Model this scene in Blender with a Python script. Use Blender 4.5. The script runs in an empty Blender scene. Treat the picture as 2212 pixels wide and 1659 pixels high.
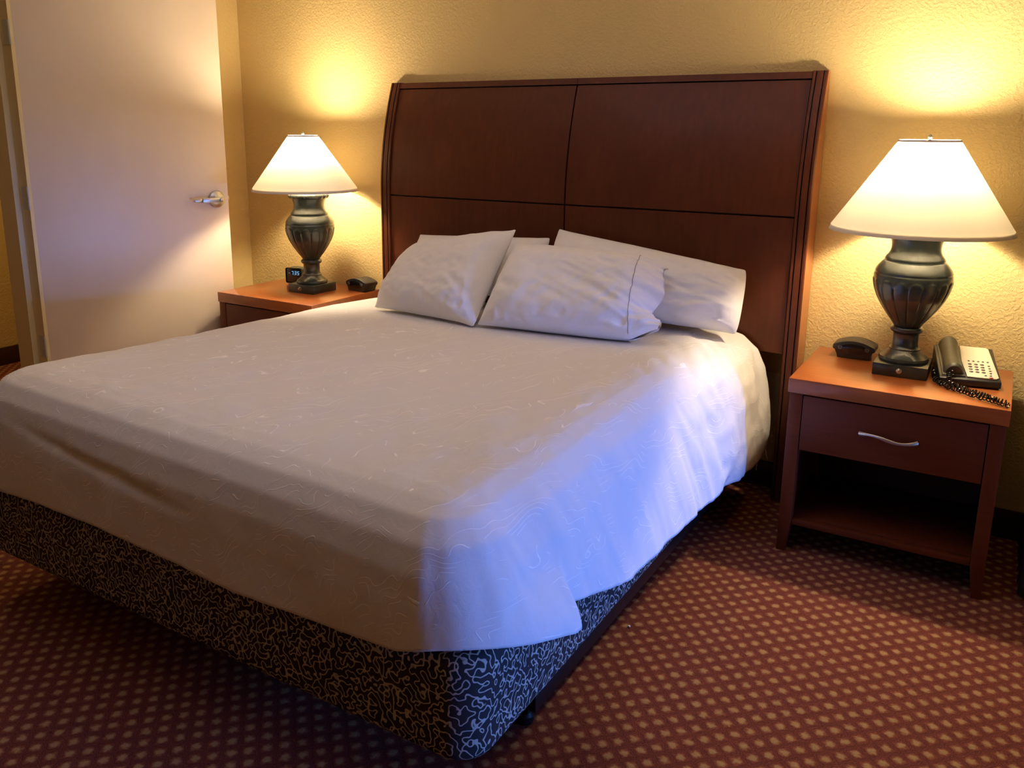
import bpy, bmesh, math, random
import numpy as np
from mathutils import Vector, Matrix
from math import sin, cos, pi, radians

sc = bpy.context.scene
COL = sc.collection

# ------------------------------------------------------------------ camera
F_PX, PITCH, YAW, ROLL = 1831.2, 13.0735, 31.7951, 0.2875
cam_d = bpy.data.cameras.new('camera'); cam = bpy.data.objects.new('camera', cam_d); COL.objects.link(cam)
cam_d.sensor_fit = 'HORIZONTAL'; cam_d.sensor_width = 36.0
cam_d.lens = F_PX * 36.0 / 2212.0
cam_d.shift_x = 55.04 / 2212.0
cam_d.shift_y = -126.7 / 2212.0
cam_d.clip_start = 0.02
_p, _y, _r = radians(PITCH), radians(YAW), radians(ROLL)
fwd = Vector((-sin(_y) * cos(_p), cos(_y) * cos(_p), -sin(_p)))
rt = Vector((cos(_y), sin(_y), 0)); up = rt.cross(fwd)
rt2 = rt * cos(_r) + up * sin(_r); up2 = -rt * sin(_r) + up * cos(_r)
M = Matrix((rt2, up2, -fwd)).transposed().to_4x4(); M.translation = Vector((2.7135, -3.5031, 1.4822))
cam.matrix_world = M
sc.camera = cam

# ------------------------------------------------------------------ world, light, exposure
sc.view_settings.view_transform = 'Standard'
sc.view_settings.look = 'None'
sc.view_settings.gamma = 1.0
sc.view_settings.use_curve_mapping = False
sc.view_settings.exposure = 0.0
sc.cycles.use_denoising = True
sc.cycles.max_bounces = 8
sc.cycles.diffuse_bounces = 5
sc.cycles.caustics_reflective = False
sc.cycles.caustics_refractive = False
sc.cycles.sample_clamp_indirect = 6.0

W = bpy.data.worlds.new('dusk_sky'); sc.world = W; W.use_nodes = True
W.node_tree.nodes['Background'].inputs[0].default_value = (0.10, 0.22, 0.62, 1)   # blue dusk beyond the window
W.node_tree.nodes['Background'].inputs[1].default_value = 1.0

BULB_STRENGTH = 1020.0
BULB_COLOR = (1.0, 0.80, 0.53)
def area(name, loc, rot, sx, sy, watts, color):
    d = bpy.data.lights.new(name, 'AREA'); d.shape = 'RECTANGLE'; d.size = sx; d.size_y = sy
    d.energy = watts; d.color = color
    o = bpy.data.objects.new(name, d); COL.objects.link(o); o.location = loc; o.rotation_euler = rot
    return o
# daylight coming in low through the window of the right wall
area('window_daylight', (5.2, -1.35, 0.62), (0, radians(90), 0), 0.50, 0.9, 145.0, (0.08, 0.26, 1.0))
# cool fill added above the bed, no fixture; unseen lamp in the next room
area('overhead_fill_light', (1.15, -1.75, 2.57), (0, 0, 0), 1.4, 1.4, 9.5, (0.82, 0.80, 1.0))
area('hall_lamp_light', (-1.9, -1.2, 2.5), (0, 0, 0), 0.3, 0.3, 14.0, (1.0, 0.68, 0.26))

# ------------------------------------------------------------------ materials
def newmat(name):
    m = bpy.data.materials.new(name); m.use_nodes = True
    nt = m.node_tree; b = nt.nodes['Principled BSDF']
    return m, nt, b
def N(nt, typ, **kw):
    n = nt.nodes.new(typ)
    for k, v in kw.items():
        if k.startswith('i_'):
            key = k[2:]
            key = int(key) if key.isdigit() else key.replace('_', ' ')
            n.inputs[key].default_value = v
        else: setattr(n, k, v)
    return n
def L(nt, a, b): nt.links.new(a, b)
def math_(nt, op, a, b=None, c=None, clamp=False):
    n = nt.nodes.new('ShaderNodeMath'); n.operation = op; n.use_clamp = clamp
    for i, v in enumerate((a, b, c)):
        if v is None: continue
        if isinstance(v, (int, float)): n.inputs[i].default_value = v
        else: nt.links.new(v, n.inputs[i])
    return n.outputs[0]
def ramp(nt, fac, stops):
    n = nt.nodes.new('ShaderNodeValToRGB'); cr = n.color_ramp
    while len(cr.elements) < len(stops): cr.elements.new(0.5)
    for e, (p, c) in zip(cr.elements, stops):
        e.position = p; e.color = (c[0], c[1], c[2], 1)
    nt.links.new(fac, n.inputs[0]); return n.outputs[0]
def mixc(nt, fac, a, b, mode='MIX'):
    n = nt.nodes.new('ShaderNodeMix'); n.data_type = 'RGBA'; n.blend_type = mode
    if isinstance(fac, (int, float)): n.inputs[0].default_value = fac
    else: nt.links.new(fac, n.inputs[0])
    for i, v in ((6, a), (7, b)):
        if isinstance(v, tuple): n.inputs[i].default_value = (v[0], v[1], v[2], 1)
        else: nt.links.new(v, n.inputs[i])
    return n.outputs[2]
def bump(nt, b, height, strength, dist, chain=None):
    n = nt.nodes.new('ShaderNodeBump'); n.inputs['Strength'].default_value = strength; n.inputs['Distance'].default_value = dist
    nt.links.new(height, n.inputs['Height'])
    if chain is not None: nt.links.new(chain, n.inputs['Normal'])
    nt.links.new(n.outputs[0], b.inputs['Normal']); return n.outputs[0]
def objco(nt): return nt.nodes.new('ShaderNodeTexCoord').outputs['Object']
def noise(nt, co, scale, detail=2.0, rough=0.5, dist=0.0):
    n = N(nt, 'ShaderNodeTexNoise'); n.inputs['Scale'].default_value = scale; n.inputs['Detail'].default_value = detail
    n.inputs['Roughness'].default_value = rough; n.inputs['Distortion'].default_value = dist
    nt.links.new(co, n.inputs['Vector']); return n.outputs['Fac']

def plain(name, color, rough=0.5, metal=0.0, var=0.06, scale=40.0, bstr=0.0, coat=0.0):
    m, nt, b = newmat(name); co = objco(nt)
    f = noise(nt, co, scale, 3.0)
    dk = tuple(max(0, c * (1 - var)) for c in color); lt = tuple(min(1, c * (1 + var)) for c in color)
    L(nt, ramp(nt, f, [(0.3, dk), (0.7, lt)]), b.inputs['Base Color'])
    b.inputs['Roughness'].default_value = rough; b.inputs['Metallic'].default_value = metal
    b.inputs['Coat Weight'].default_value = coat
    if bstr: bump(nt, b, f, bstr, 0.002)
    return m

def wall_mat(name, color, strength=0.36):
    m, nt, b = newmat(name); co = objco(nt)
    n1 = noise(nt, co, 78.0, 2.5, 0.55, 0.6)
    n2 = noise(nt, co, 22.0, 2.0, 0.5, 0.3)
    n1r = ramp(nt, n1, [(0.42, (0, 0, 0)), (0.62, (1, 1, 1))])
    h = math_(nt, 'ADD', n1r, math_(nt, 'MULTIPLY', n2, 0.5))
    n3 = noise(nt, co, 3.0, 2.0)
    L(nt, ramp(nt, n3, [(0.3, tuple(c * .96 for c in color)), (0.7, color)]), b.inputs['Base Color'])
    b.inputs['Roughness'].default_value = 0.62
    bump(nt, b, h, strength, 0.003)
    return m

def wood_mat(name, dark, light, rough, coat, scale=1.0, axis=(1, 10, 10)):
    m, nt, b = newmat(name); co = objco(nt)
    mp = N(nt, 'ShaderNodeMapping'); mp.inputs['Scale'].default_value = tuple(a * scale for a in axis)
    L(nt, co, mp.inputs[0])
    g = noise(nt, mp.outputs[0], 9.0, 5.0, 0.6, 0.4)
    f = noise(nt, co, 5.0, 2.0)
    k = math_(nt, 'ADD', math_(nt, 'MULTIPLY', g, 0.6), math_(nt, 'MULTIPLY', f, 0.4))
    L(nt, ramp(nt, k, [(0.32, dark), (0.68, light)]), b.inputs['Base Color'])
    b.inputs['Roughness'].default_value = rough; b.inputs['Coat Weight'].default_value = coat
    b.inputs['Coat Roughness'].default_value = 0.16; b.inputs['Specular IOR Level'].default_value = 0.25
    return m

def carpet_mat():
    m, nt, b = newmat('carpet'); co = objco(nt)
    nz = N(nt, 'ShaderNodeTexNoise'); nz.inputs['Scale'].default_value = 95.0; nz.inputs['Detail'].default_value = 2.0
    L(nt, co, nz.inputs['Vector'])
    sub = N(nt, 'ShaderNodeVectorMath', operation='SUBTRACT'); L(nt, nz.outputs['Color'], sub.inputs[0]); sub.inputs[1].default_value = (.5, .5, .5)
    scl = N(nt, 'ShaderNodeVectorMath', operation='SCALE'); L(nt, sub.outputs[0], scl.inputs[0]); scl.inputs['Scale'].default_value = 0.016
    add = N(nt, 'ShaderNodeVectorMath', operation='ADD'); L(nt, co, add.inputs[0]); L(nt, scl.outputs[0], add.inputs[1])
    sp = N(nt, 'ShaderNodeSeparateXYZ'); L(nt, add.outputs[0], sp.inputs[0])
    x = math_(nt, 'SUBTRACT', sp.outputs[0], 0.027); y = math_(nt, 'SUBTRACT', sp.outputs[1], 0.048)
    u = math_(nt, 'DIVIDE', math_(nt, 'ADD', x, y), 0.06); v = math_(nt, 'DIVIDE', math_(nt, 'SUBTRACT', x, y), 0.06)
    def dist(a):   # distance to the nearest integer
        fr = math_(nt, 'FRACT', math_(nt, 'ADD', a, 0.5)); return math_(nt, 'ABSOLUTE', math_(nt, 'SUBTRACT', fr, 0.5))
    du, dv = dist(u), dist(v)
    r2 = math_(nt, 'SQRT', math_(nt, 'ADD', math_(nt, 'MULTIPLY', du, du), math_(nt, 'MULTIPLY', dv, dv)))
    mx = math_(nt, 'MAXIMUM', du, dv)
    pile = noise(nt, co, 420.0, 2.0)
    r3 = math_(nt, 'ADD', r2, math_(nt, 'MULTIPLY', math_(nt, 'SUBTRACT', pile, 0.5), 0.32))
    mx3 = math_(nt, 'ADD', mx, math_(nt, 'MULTIPLY', math_(nt, 'SUBTRACT', pile, 0.5), 0.07))
    ground = ramp(nt, mx3, [(0.33, (0.205, 0.057, 0.037)), (0.40, (0.11, 0.030, 0.026)), (0.45, (0.22, 0.062, 0.043)), (0.50, (0.095, 0.025, 0.023))])
    dots = ramp(nt, r3, [(0.15, (0.95, 0.95, 0.95)), (0.32, (0, 0, 0))])
    c = mixc(nt, dots, ground, (0.39, 0.24, 0.115))
    c = mixc(nt, 0.5, c, ramp(nt, pile, [(0.3, (0.55, 0.55, 0.55)), (0.7, (1.3, 1.3, 1.3))]), 'MULTIPLY')
    L(nt, c, b.inputs['Base Color']); b.inputs['Roughness'].default_value = 0.95
    b.inputs['Specular IOR Level'].default_value = 0.1
    hh = math_(nt, 'ADD', math_(nt, 'MULTIPLY', pile, 0.6), math_(nt, 'MULTIPLY', math_(nt, 'SUBTRACT', 0.5, mx3), 1.2))
    bump(nt, b, hh, 0.8, 0.004)
    return m

def vermicelli_mat():
    m, nt, b = newmat('vermicelli_fabric'); co = objco(nt)
    def field(offset):
        c0 = co
        if offset is not None:
            ad = N(nt, 'ShaderNodeVectorMath', operation='ADD'); L(nt, co, ad.inputs[0]); ad.inputs[1].default_value = offset; c0 = ad.outputs[0]
        return math_(nt, 'SUBTRACT', noise(nt, c0, 60.0, 0.0, 0.5, 0.20), 0.5)
    e = 0.0006
    f0 = field(None); sq = None
    for o in ((e, 0, 0), (0, e, 0), (0, 0, e)):
        d = math_(nt, 'DIVIDE', math_(nt, 'SUBTRACT', field(o), f0), e)
        d = math_(nt, 'MULTIPLY', d, d); sq = d if sq is None else math_(nt, 'ADD', sq, d)
    grad = math_(nt, 'SQRT', math_(nt, 'ADD', sq, 420.0))
    dd = math_(nt, 'DIVIDE', math_(nt, 'ABSOLUTE', f0), grad)     # about the distance to the line, in metres
    line = ramp(nt, math_(nt, 'MULTIPLY', dd, 100.0), [(0.09, (1, 1, 1)), (0.15, (0, 0, 0))])
    c = mixc(nt, line, (0.017, 0.014, 0.016), (0.50, 0.44, 0.36))
    L(nt, c, b.inputs['Base Color']); b.inputs['Roughness'].default_value = 0.85
    bump(nt, b, line, 0.35, 0.001)
    return m

def linen_mat(name, color, embroidered):
    m, nt, b = newmat(name); co = objco(nt)
    fine = noise(nt, co, 420.0, 2.0)
    mid = noise(nt, co, 26.0, 4.0, 0.55, 0.8)
    col = color
    if embroidered:
        mp = N(nt, 'ShaderNodeMapping'); mp.inputs['Rotation'].default_value = (0, 0, radians(-48)); mp.inputs['Scale'].default_value = (1.0, 0.45, 1.0)
        L(nt, co, mp.inputs[0])
        def stitch(off):
            c0 = mp.outputs[0]
            if off is not None:
                ad = N(nt, 'ShaderNodeVectorMath', operation='ADD'); L(nt, c0, ad.inputs[0]); ad.inputs[1].default_value = off; c0 = ad.outputs[0]
            wob = noise(nt, c0, 11.0, 1.0, 0.5, 0.5)
            sp = N(nt, 'ShaderNodeSeparateXYZ'); L(nt, c0, sp.inputs[0])
            f = math_(nt, 'ADD', math_(nt, 'MULTIPLY', math_(nt, 'ADD', sp.outputs[1], sp.outputs[2]), 2.222 * 17.0), math_(nt, 'MULTIPLY', wob, 7.0))
            return math_(nt, 'SINE', math_(nt, 'MULTIPLY', f, pi))
        s0 = stitch(None); e = 0.0008; sq = None
        for o in ((e, 0, 0), (0, e * .45, 0), (0, 0, e)):
            d = math_(nt, 'DIVIDE', math_(nt, 'SUBTRACT', stitch(o), s0), e); d = math_(nt, 'MULTIPLY', d, d)
            sq = d if sq is None else math_(nt, 'ADD', sq, d)
        ln = math_(nt, 'DIVIDE', math_(nt, 'ABSOLUTE', s0), math_(nt, 'SQRT', math_(nt, 'ADD', sq, 900.0)))
        ln = math_(nt, 'MULTIPLY', ln, 100.0)
        mp2 = N(nt, 'ShaderNodeMapping'); mp2.inputs['Scale'].default_value = (0.55, 2.2, 1.0); L(nt, mp.outputs[0], mp2.inputs[0])
        msk = ramp(nt, noise(nt, mp2.outputs[0], 15.0, 1.0), [(0.50, (0, 0, 0)), (0.56, (1, 1, 1))])
        ln = ramp(nt, ln, [(0.05, (1, 1, 1)), (0.13, (0, 0, 0))])
        th = math_(nt, 'MULTIPLY', ln, msk)
        L(nt, mixc(nt, th, color, tuple(min(1, c * 1.24) for c in color)), b.inputs['Base Color'])
        h = math_(nt, 'ADD', math_(nt, 'MULTIPLY', th, 0.8), math_(nt, 'ADD', math_(nt, 'MULTIPLY', fine, 0.12), math_(nt, 'MULTIPLY', mid, 1.1)))
        bump(nt, b, h, 0.30, 0.004)
    else:
        L(nt, ramp(nt, mid, [(0.3, tuple(c * .97 for c in color)), (0.7, color)]), b.inputs['Base Color'])
        h = math_(nt, 'ADD', math_(nt, 'MULTIPLY', fine, 0.06), mid)
        bump(nt, b, h, 0.22, 0.006)
    b.inputs['Roughness'].default_value = 0.8; b.inputs['Specular IOR Level'].default_value = 0.25
    b.inputs['Sheen Weight'].default_value = 0.1
    return m

def shade_mat():
    m, nt, b = newmat('lamp_shade_fabric'); nt.nodes.remove(b)
    out = nt.nodes['Material Output']; co = objco(nt)
    w = noise(nt, co, 300.0, 2.0)
    c = ramp(nt, w, [(0.3, (0.80, 0.71, 0.52)), (0.7, (0.86, 0.77, 0.58))])
    d = N(nt, 'ShaderNodeBsdfDiffuse'); d.inputs[0].default_value = (0.90, 0.83, 0.68, 1)
    t = N(nt, 'ShaderNodeBsdfTranslucent'); L(nt, c, t.inputs[0])
    mx = N(nt, 'ShaderNodeMixShader'); mx.inputs[0].default_value = 0.20
    L(nt, d.outputs[0], mx.inputs[1]); L(nt, t.outputs[0], mx.inputs[2]); L(nt, mx.outputs[0], out.inputs[0])
    return m
def emit_mat(name, color, strength):
    m, nt, b = newmat(name)
    b.inputs['Base Color'].default_value = (0.01, 0.01, 0.01, 1)
    b.inputs['Emission Color'].default_value = (*color, 1); b.inputs['Emission Strength'].default_value = strength
    return m
def glass_mat():
    m, nt, b = newmat('window_glass'); nt.nodes.remove(b); out = nt.nodes['Material Output']
    t = N(nt, 'ShaderNodeBsdfTransparent'); g = N(nt, 'ShaderNodeBsdfGlossy'); g.inputs['Roughness'].default_value = 0.02
    f = N(nt, 'ShaderNodeFresnel'); mx = N(nt, 'ShaderNodeMixShader')
    L(nt, f.outputs[0], mx.inputs[0]); L(nt, t.outputs[0], mx.inputs[1]); L(nt, g.outputs[0], mx.inputs[2]); L(nt, mx.outputs[0], out.inputs[0])
    return m

WALL = (0.66, 0.49, 0.21)
m_wall = wall_mat('textured_wall_paint', WALL)
m_hall = wall_mat('hall_wall_paint', (0.62, 0.47, 0.22), 0.3)
m_ceil = wall_mat('ceiling_paint', (0.86, 0.83, 0.80), 0.2)
m_carpet = carpet_mat()
m_base = wood_mat('baseboard_wood', (0.035, 0.013, 0.008), (0.06, 0.022, 0.012), 0.45, 0.2)
m_door = plain('door_paint', (0.80, 0.67, 0.54), 0.42, var=0.02, scale=6)
m_frame = plain('door_frame_paint', (0.76, 0.66, 0.38), 0.4, var=0.02, scale=9)
m_steel = plain('brushed_nickel', (0.55, 0.53, 0.49), 0.33, 0.95, 0.05, 60)
m_hinge = plain('hinge_steel', (0.58, 0.58, 0.50), 0.45, 0.15, 0.05, 60)
m_brass = plain('brass', (0.50, 0.45, 0.34), 0.28, 1.0, 0.05, 60)
m_hb = wood_mat('headboard_veneer', (0.070, 0.0150, 0.0042), (0.102, 0.0240, 0.0070), 0.5, 0.05, 1.0, (5, 5, 0.7))
m_hbdark = plain('dark_groove_wood', (0.016, 0.008, 0.006), 0.5, var=0.1)
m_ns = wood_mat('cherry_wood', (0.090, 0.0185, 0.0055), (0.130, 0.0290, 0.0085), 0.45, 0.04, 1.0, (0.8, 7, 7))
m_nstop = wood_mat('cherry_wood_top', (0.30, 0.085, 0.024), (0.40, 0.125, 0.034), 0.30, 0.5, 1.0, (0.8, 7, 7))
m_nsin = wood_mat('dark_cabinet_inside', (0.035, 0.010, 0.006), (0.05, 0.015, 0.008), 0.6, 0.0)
m_urn = plain('patinated_bronze', (0.026, 0.034, 0.031), 0.30, 0.12, 0.35, 24, 0.10, 0.30)
m_shade = shade_mat()
m_trim = plain('shade_trim', (0.62, 0.55, 0.47), 0.7, var=0.03)
m_bulb = emit_mat('bulb_glow', BULB_COLOR, BULB_STRENGTH)
m_black = plain('black_plastic', (0.012, 0.012, 0.013), 0.38, var=0.1)
m_blackg = plain('gloss_black', (0.006, 0.006, 0.007), 0.12, var=0.1)
m_dkolive = plain('dark_olive_plastic', (0.055, 0.055, 0.040), 0.45, var=0.08)
m_cream = plain('cream_plastic', (0.80, 0.73, 0.56), 0.4, var=0.02)
m_key = plain('brown_key_plastic', (0.085, 0.065, 0.055), 0.4, var=0.05)
m_red = plain('red_plastic', (0.40, 0.02, 0.03), 0.35, var=0.05)
m_grey = plain('grey_print', (0.16, 0.16, 0.16), 0.5, var=0.05)
m_led = emit_mat('blue_led', (0.22, 0.55, 0.95), 1.0)
m_leddim = emit_mat('dim_led', (0.30, 0.36, 0.42), 0.5)
m_cover = linen_mat('embroidered_cotton', (0.80, 0.765, 0.74), True)
m_pillow = linen_mat('white_pillow_cotton', (0.85, 0.83, 0.82), False)
m_stitch = plain('stitching_thread', (0.20, 0.20, 0.24), 0.8, var=0.05)
m_box = vermicelli_mat()
m_mattress = plain('mattress_ticking', (0.6, 0.58, 0.55), 0.8, var=0.04)
m_iron = plain('black_steel', (0.014, 0.014, 0.016), 0.42, 0.5, 0.1)
m_drape = plain('dark_drape_fabric', (0.022, 0.020, 0.016), 0.8, var=0.15, scale=90)
m_paper = plain('white_lint', (0.85, 0.85, 0.85), 0.7, var=0.02)
m_glass = glass_mat()
m_light_block = plain('light_blocking_fabric', (0.35, 0.30, 0.22), 0.8, var=0.04)

# ------------------------------------------------------------------ builders
class B:
    def __init__(self): self.bm = bmesh.new()
    def _merge(self, b2):
        me = bpy.data.meshes.new('tmp'); b2.to_mesh(me); b2.free(); self.bm.from_mesh(me); bpy.data.meshes.remove(me)
    def box(self, x0, x1, y0, y1, z0, z1, bev=0.0, seg=2, rot=None):
        b2 = bmesh.new(); bmesh.ops.create_cube(b2, size=1.0)
        for v in b2.verts:
            v.co = Vector(((x0 + x1) / 2 + v.co.x * (x1 - x0), (y0 + y1) / 2 + v.co.y * (y1 - y0), (z0 + z1) / 2 + v.co.z * (z1 - z0)))
        if bev > 0:
            bmesh.ops.bevel(b2, geom=b2.edges[:], offset=bev, segments=seg, affect='EDGES', profile=0.5)
        if rot is not None: bmesh.ops.transform(b2, matrix=rot, verts=b2.verts)
        self._merge(b2); return self
    def prism(self, poly, axis, a, b, bev=0.0, seg=2, mat=None):
        # poly: 2-D outline; axis: the axis it is extruded along from a to b
        b2 = bmesh.new()
        def P(q, t):
            return {'x': (t, q[0], q[1]), 'y': (q[0], t, q[1]), 'z': (q[0], q[1], t)}[axis]
        v0 = [b2.verts.new(P(q, a)) for q in poly]; v1 = [b2.verts.new(P(q, b)) for q in poly]
        b2.faces.new(v0); b2.faces.new(v1[::-1])
        for i in range(len(poly)):
            j = (i + 1) % len(poly); b2.faces.new((v0[j], v0[i], v1[i], v1[j]))
        bmesh.ops.recalc_face_normals(b2, faces=b2.faces)
        if bev > 0:
            eds = [e for e in b2.edges if e.calc_face_angle(0) > 0.5]
            bmesh.ops.bevel(b2, geom=eds, offset=bev, segments=seg, affect='EDGES', profile=0.5)
        if mat is not None: bmesh.ops.transform(b2, matrix=mat, verts=b2.verts)
        self._merge(b2); return self
    def lathe(self, prof, cx=0, cy=0, seg=48, rfun=None, cap=True):
        rings = []
        for (r, z) in prof:
            ring = []
            for k in range(seg):
                a = 2 * pi * k / seg; rr = r if rfun is None else rfun(r, z, a)
                ring.append(self.bm.verts.new((cx + rr * cos(a), cy + rr * sin(a), z)))
            rings.append(ring)
        for i in range(len(rings) - 1):
            for k in range(seg):
                j = (k + 1) % seg
                self.bm.faces.new((rings[i][k], rings[i][j], rings[i + 1][j], rings[i + 1][k]))
        if cap:
            self.bm.faces.new(rings[0][::-1]); self.bm.faces.new(rings[-1])
        return self
    def grid(self, P, flip=False):
        P = np.asarray(P); n, m = P.shape[:2]
        vs = [[self.bm.verts.new(P[i, j]) for j in range(m)] for i in range(n)]
        for i in range(n - 1):
            for j in range(m - 1):
                f = (vs[i][j], vs[i + 1][j], vs[i + 1][j + 1], vs[i][j + 1])
                self.bm.faces.new(f[::-1] if flip else f)
        return vs
    def tube(self, pts, rad, n=8, ratio=1.0, cap=True):
        pts = [Vector(p) for p in pts]; rings = []
        rads = rad if isinstance(rad, (list, tuple)) else [rad] * len(pts)
        nrm = None
        for i, p in enumerate(pts):
            t = (pts[min(i + 1, len(pts) - 1)] - pts[max(i - 1, 0)]).normalized()
            if nrm is None: nrm = t.orthogonal().normalized() if abs(t.z) > 0.9 else Vector((0, 0, 1)).cross(t).normalized()
            nrm = (nrm - t * nrm.dot(t)).normalized(); bn = t.cross(nrm)
            rings.append([self.bm.verts.new(p + (nrm * cos(2 * pi * k / n) + bn * ratio * sin(2 * pi * k / n)) * rads[i]) for k in range(n)])
        for i in range(len(rings) - 1):
            for k in range(n):
                j = (k + 1) % n; self.bm.faces.new((rings[i][k], rings[i][j], rings[i + 1][j], rings[i + 1][k]))
        if cap:
            self.bm.faces.new(rings[0][::-1]); self.bm.faces.new(rings[-1])
        return self
    def ball(self, c, rx, ry=None, rz=None, seg=16):
        ry = ry or rx; rz = rz or rx
        b2 = bmesh.new(); bmesh.ops.create_uvsphere(b2, u_segments=seg, v_segments=max(6, seg // 2), radius=1)
        for v in b2.verts: v.co = Vector((c[0] + v.co.x * rx, c[1] + v.co.y * ry, c[2] + v.co.z * rz))
        self._merge(b2); return self
    def xf(self, mat): bmesh.ops.transform(self.bm, matrix=mat, verts=self.bm.verts); return self
    def obj(self, name, mat, parent=None, smooth=True, angle=35, sub=0, recalc=True):
        if recalc: bmesh.ops.recalc_face_normals(self.bm, faces=self.bm.faces)
        if smooth:
            ca = radians(angle)
            for f in self.bm.faces: f.smooth = True
            for e in self.bm.edges:
                if len(e.link_faces) == 2 and e.calc_face_angle(0) > ca: e.smooth = False
        me = bpy.data.meshes.new(name); self.bm.to_mesh(me); self.bm.free()
        me.materials.append(mat)
        o = bpy.data.objects.new(name, me); COL.objects.link(o)
        if parent is not None: o.parent = parent
        if sub:
            md = o.modifiers.new('subdivision', 'SUBSURF'); md.levels = sub; md.render_levels = sub
        return o

def tag(o, label, cat, group=None):
    o['label'] = label; o['category'] = cat
    if group: o['group'] = group
    return o
def thing(name, label, cat, loc=(0, 0, 0), rz=0.0, group=None):
    o = bpy.data.objects.new(name, None); COL.objects.link(o); o.empty_display_size = 0.1
    o.location = loc; o.rotation_euler = (0, 0, rz)
    return tag(o, label, cat, group)
def struct(o, label=None):
    o['kind'] = 'structure'
    if label: o['label'] = label
    return o
def copy_tree(root, loc, rz, label, group=None):
    r = root.copy(); COL.objects.link(r); r.location = loc; r.rotation_euler = (0, 0, rz); r['label'] = label
    if group: r['group'] = group
    for ch in list(root.children):
        c = ch.copy(); COL.objects.link(c); c.parent = r
        for g in list(ch.children):
            d = g.copy(); COL.objects.link(d); d.parent = c
    return r

# ------------------------------------------------------------------ the room
XL, XR, YF, ZC = -1.10, 3.02, -4.60, 2.60
XLO = -1.215                                     # far face of the left wall
DY0, DY1, DZ = -2.32, -1.330, 2.17               # door opening in the left wall
struct(B().box(-2.85, XR + .15, YF - .15, 0.15, -0.10, 0.0).obj('floor', m_carpet, smooth=False), 'carpet of tan dots in a maroon diamond net')
struct(B().box(-2.85, XR + .15, YF - .15, 0.15, ZC, ZC + .1).obj('ceiling', m_ceil, smooth=False))
struct(B().box(XLO, XR + .15, 0.0, 0.15, 0, ZC).obj('wall_back', m_wall, smooth=False), 'tan textured wall behind the headboard')
b = B(); b.box(XLO, XL, DY1, 0.0, 0, ZC); b.box(XLO, XL, YF, DY0, 0, ZC); b.box(XLO, XL, DY0, DY1, DZ, ZC)
struct(b.obj('wall_left', m_wall, smooth=False), 'tan textured wall behind the open door')
struct(B().box(XLO, XR + .15, YF - .15, YF, 0, ZC).obj('wall_front', m_wall, smooth=False))
WY0, WY1, WZ0, WZ1 = -2.20, -0.74, 0.20, 1.95
b = B(); b.box(XR, XR + .15, WY1, 0, 0, ZC); b.box(XR, XR + .15, YF, WY0, 0, ZC)
b.box(XR, XR + .15, WY0, WY1, 0, WZ0); b.box(XR, XR + .15, WY0, WY1, WZ1, ZC)
struct(b.obj('wall_right', m_wall, smooth=False))
# the next room, seen past the door frame
struct(B().box(-2.85, -2.65, YF, 0.15, 0, ZC).obj('wall_hall', m_hall, smooth=False), 'gold wall of the next room beyond the door frame')
struct(B().box(-2.65, XLO, 0.0, 0.15, 0, ZC).obj('wall_hall_end', m_hall, smooth=False))
struct(B().box(-2.85, XLO, YF - .15, YF, 0, ZC).obj('wall_hall_front', m_hall, smooth=False))

def baseboard(name, x0, x1, y0, y1):
    b = B(); b.box(x0, x1, y0, y1, 0, 0.112, 0.003)
    return struct(b.obj(name, m_base), 'dark wooden baseboard')
baseboard('baseboard_back', XL, XR, -0.016, 0.0)
baseboard('baseboard_left', XL, XL + .016, -1.27, -0.016)
baseboard('baseboard_left_front', XL, XL + .016, YF + .02, DY0 - .07)
baseboard('baseboard_right', XR - .016, XR, YF + .02, -0.02)
baseboard('baseboard_hall', -2.65, -2.634, YF, 0.0)

# window of the right wall; unseen half-lowered blind added to keep the daylight low
b = B()
for (a0, a1, c0, c1) in ((WY0, WY0 + .05, WZ0, WZ1), (WY1 - .05, WY1, WZ0, WZ1), (WY0 + .05, WY1 - .05, WZ0, WZ0 + .05), (WY0 + .05, WY1 - .05, WZ1 - .05, WZ1)):
    b.box(XR + .05, XR + .10, a0, a1, c0, c1, .004)
win = struct(b.obj('window_1', m_frame))
B().box(XR + .07, XR + .076, WY0 + .05, WY1 - .05, WZ0 + .05, WZ1 - .05).obj('window_pane', m_glass, win, smooth=False)
B().box(XR - .02, XR + .14, WY0 - .03, WY1 + .03, WZ0 - .03, WZ0, .004).obj('window_sill', m_frame, win)
B().box(XR + .03, XR + .034, WY0 + .01, WY1 - .01, 0.80, WZ1).obj('light_blocking_blind', m_light_block, win)

# door frame: rabbet, stop and face of the hinge jamb, head and strike jamb
b = B()
b.prism([(-1.045, -1.275), (-1.045, -1.335), (-1.113, -1.335), (-1.113, -1.362), (-1.228, -1.362), (-1.228, -1.275),
         (-1.2155, -1.275), (-1.2155, -1.3305), (-1.0995, -1.3305), (-1.0995, -1.275)], 'z', 0, DZ)
b.box(-1.228, -1.045, DY0 - .06, DY0 + .018, 0, DZ + .06, .001); b.box(-1.228, -1.045, DY0, -1.275, DZ - .018, DZ + .06, .001)
struct(b.obj('trim_1', m_frame), 'cream metal door frame')

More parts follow.
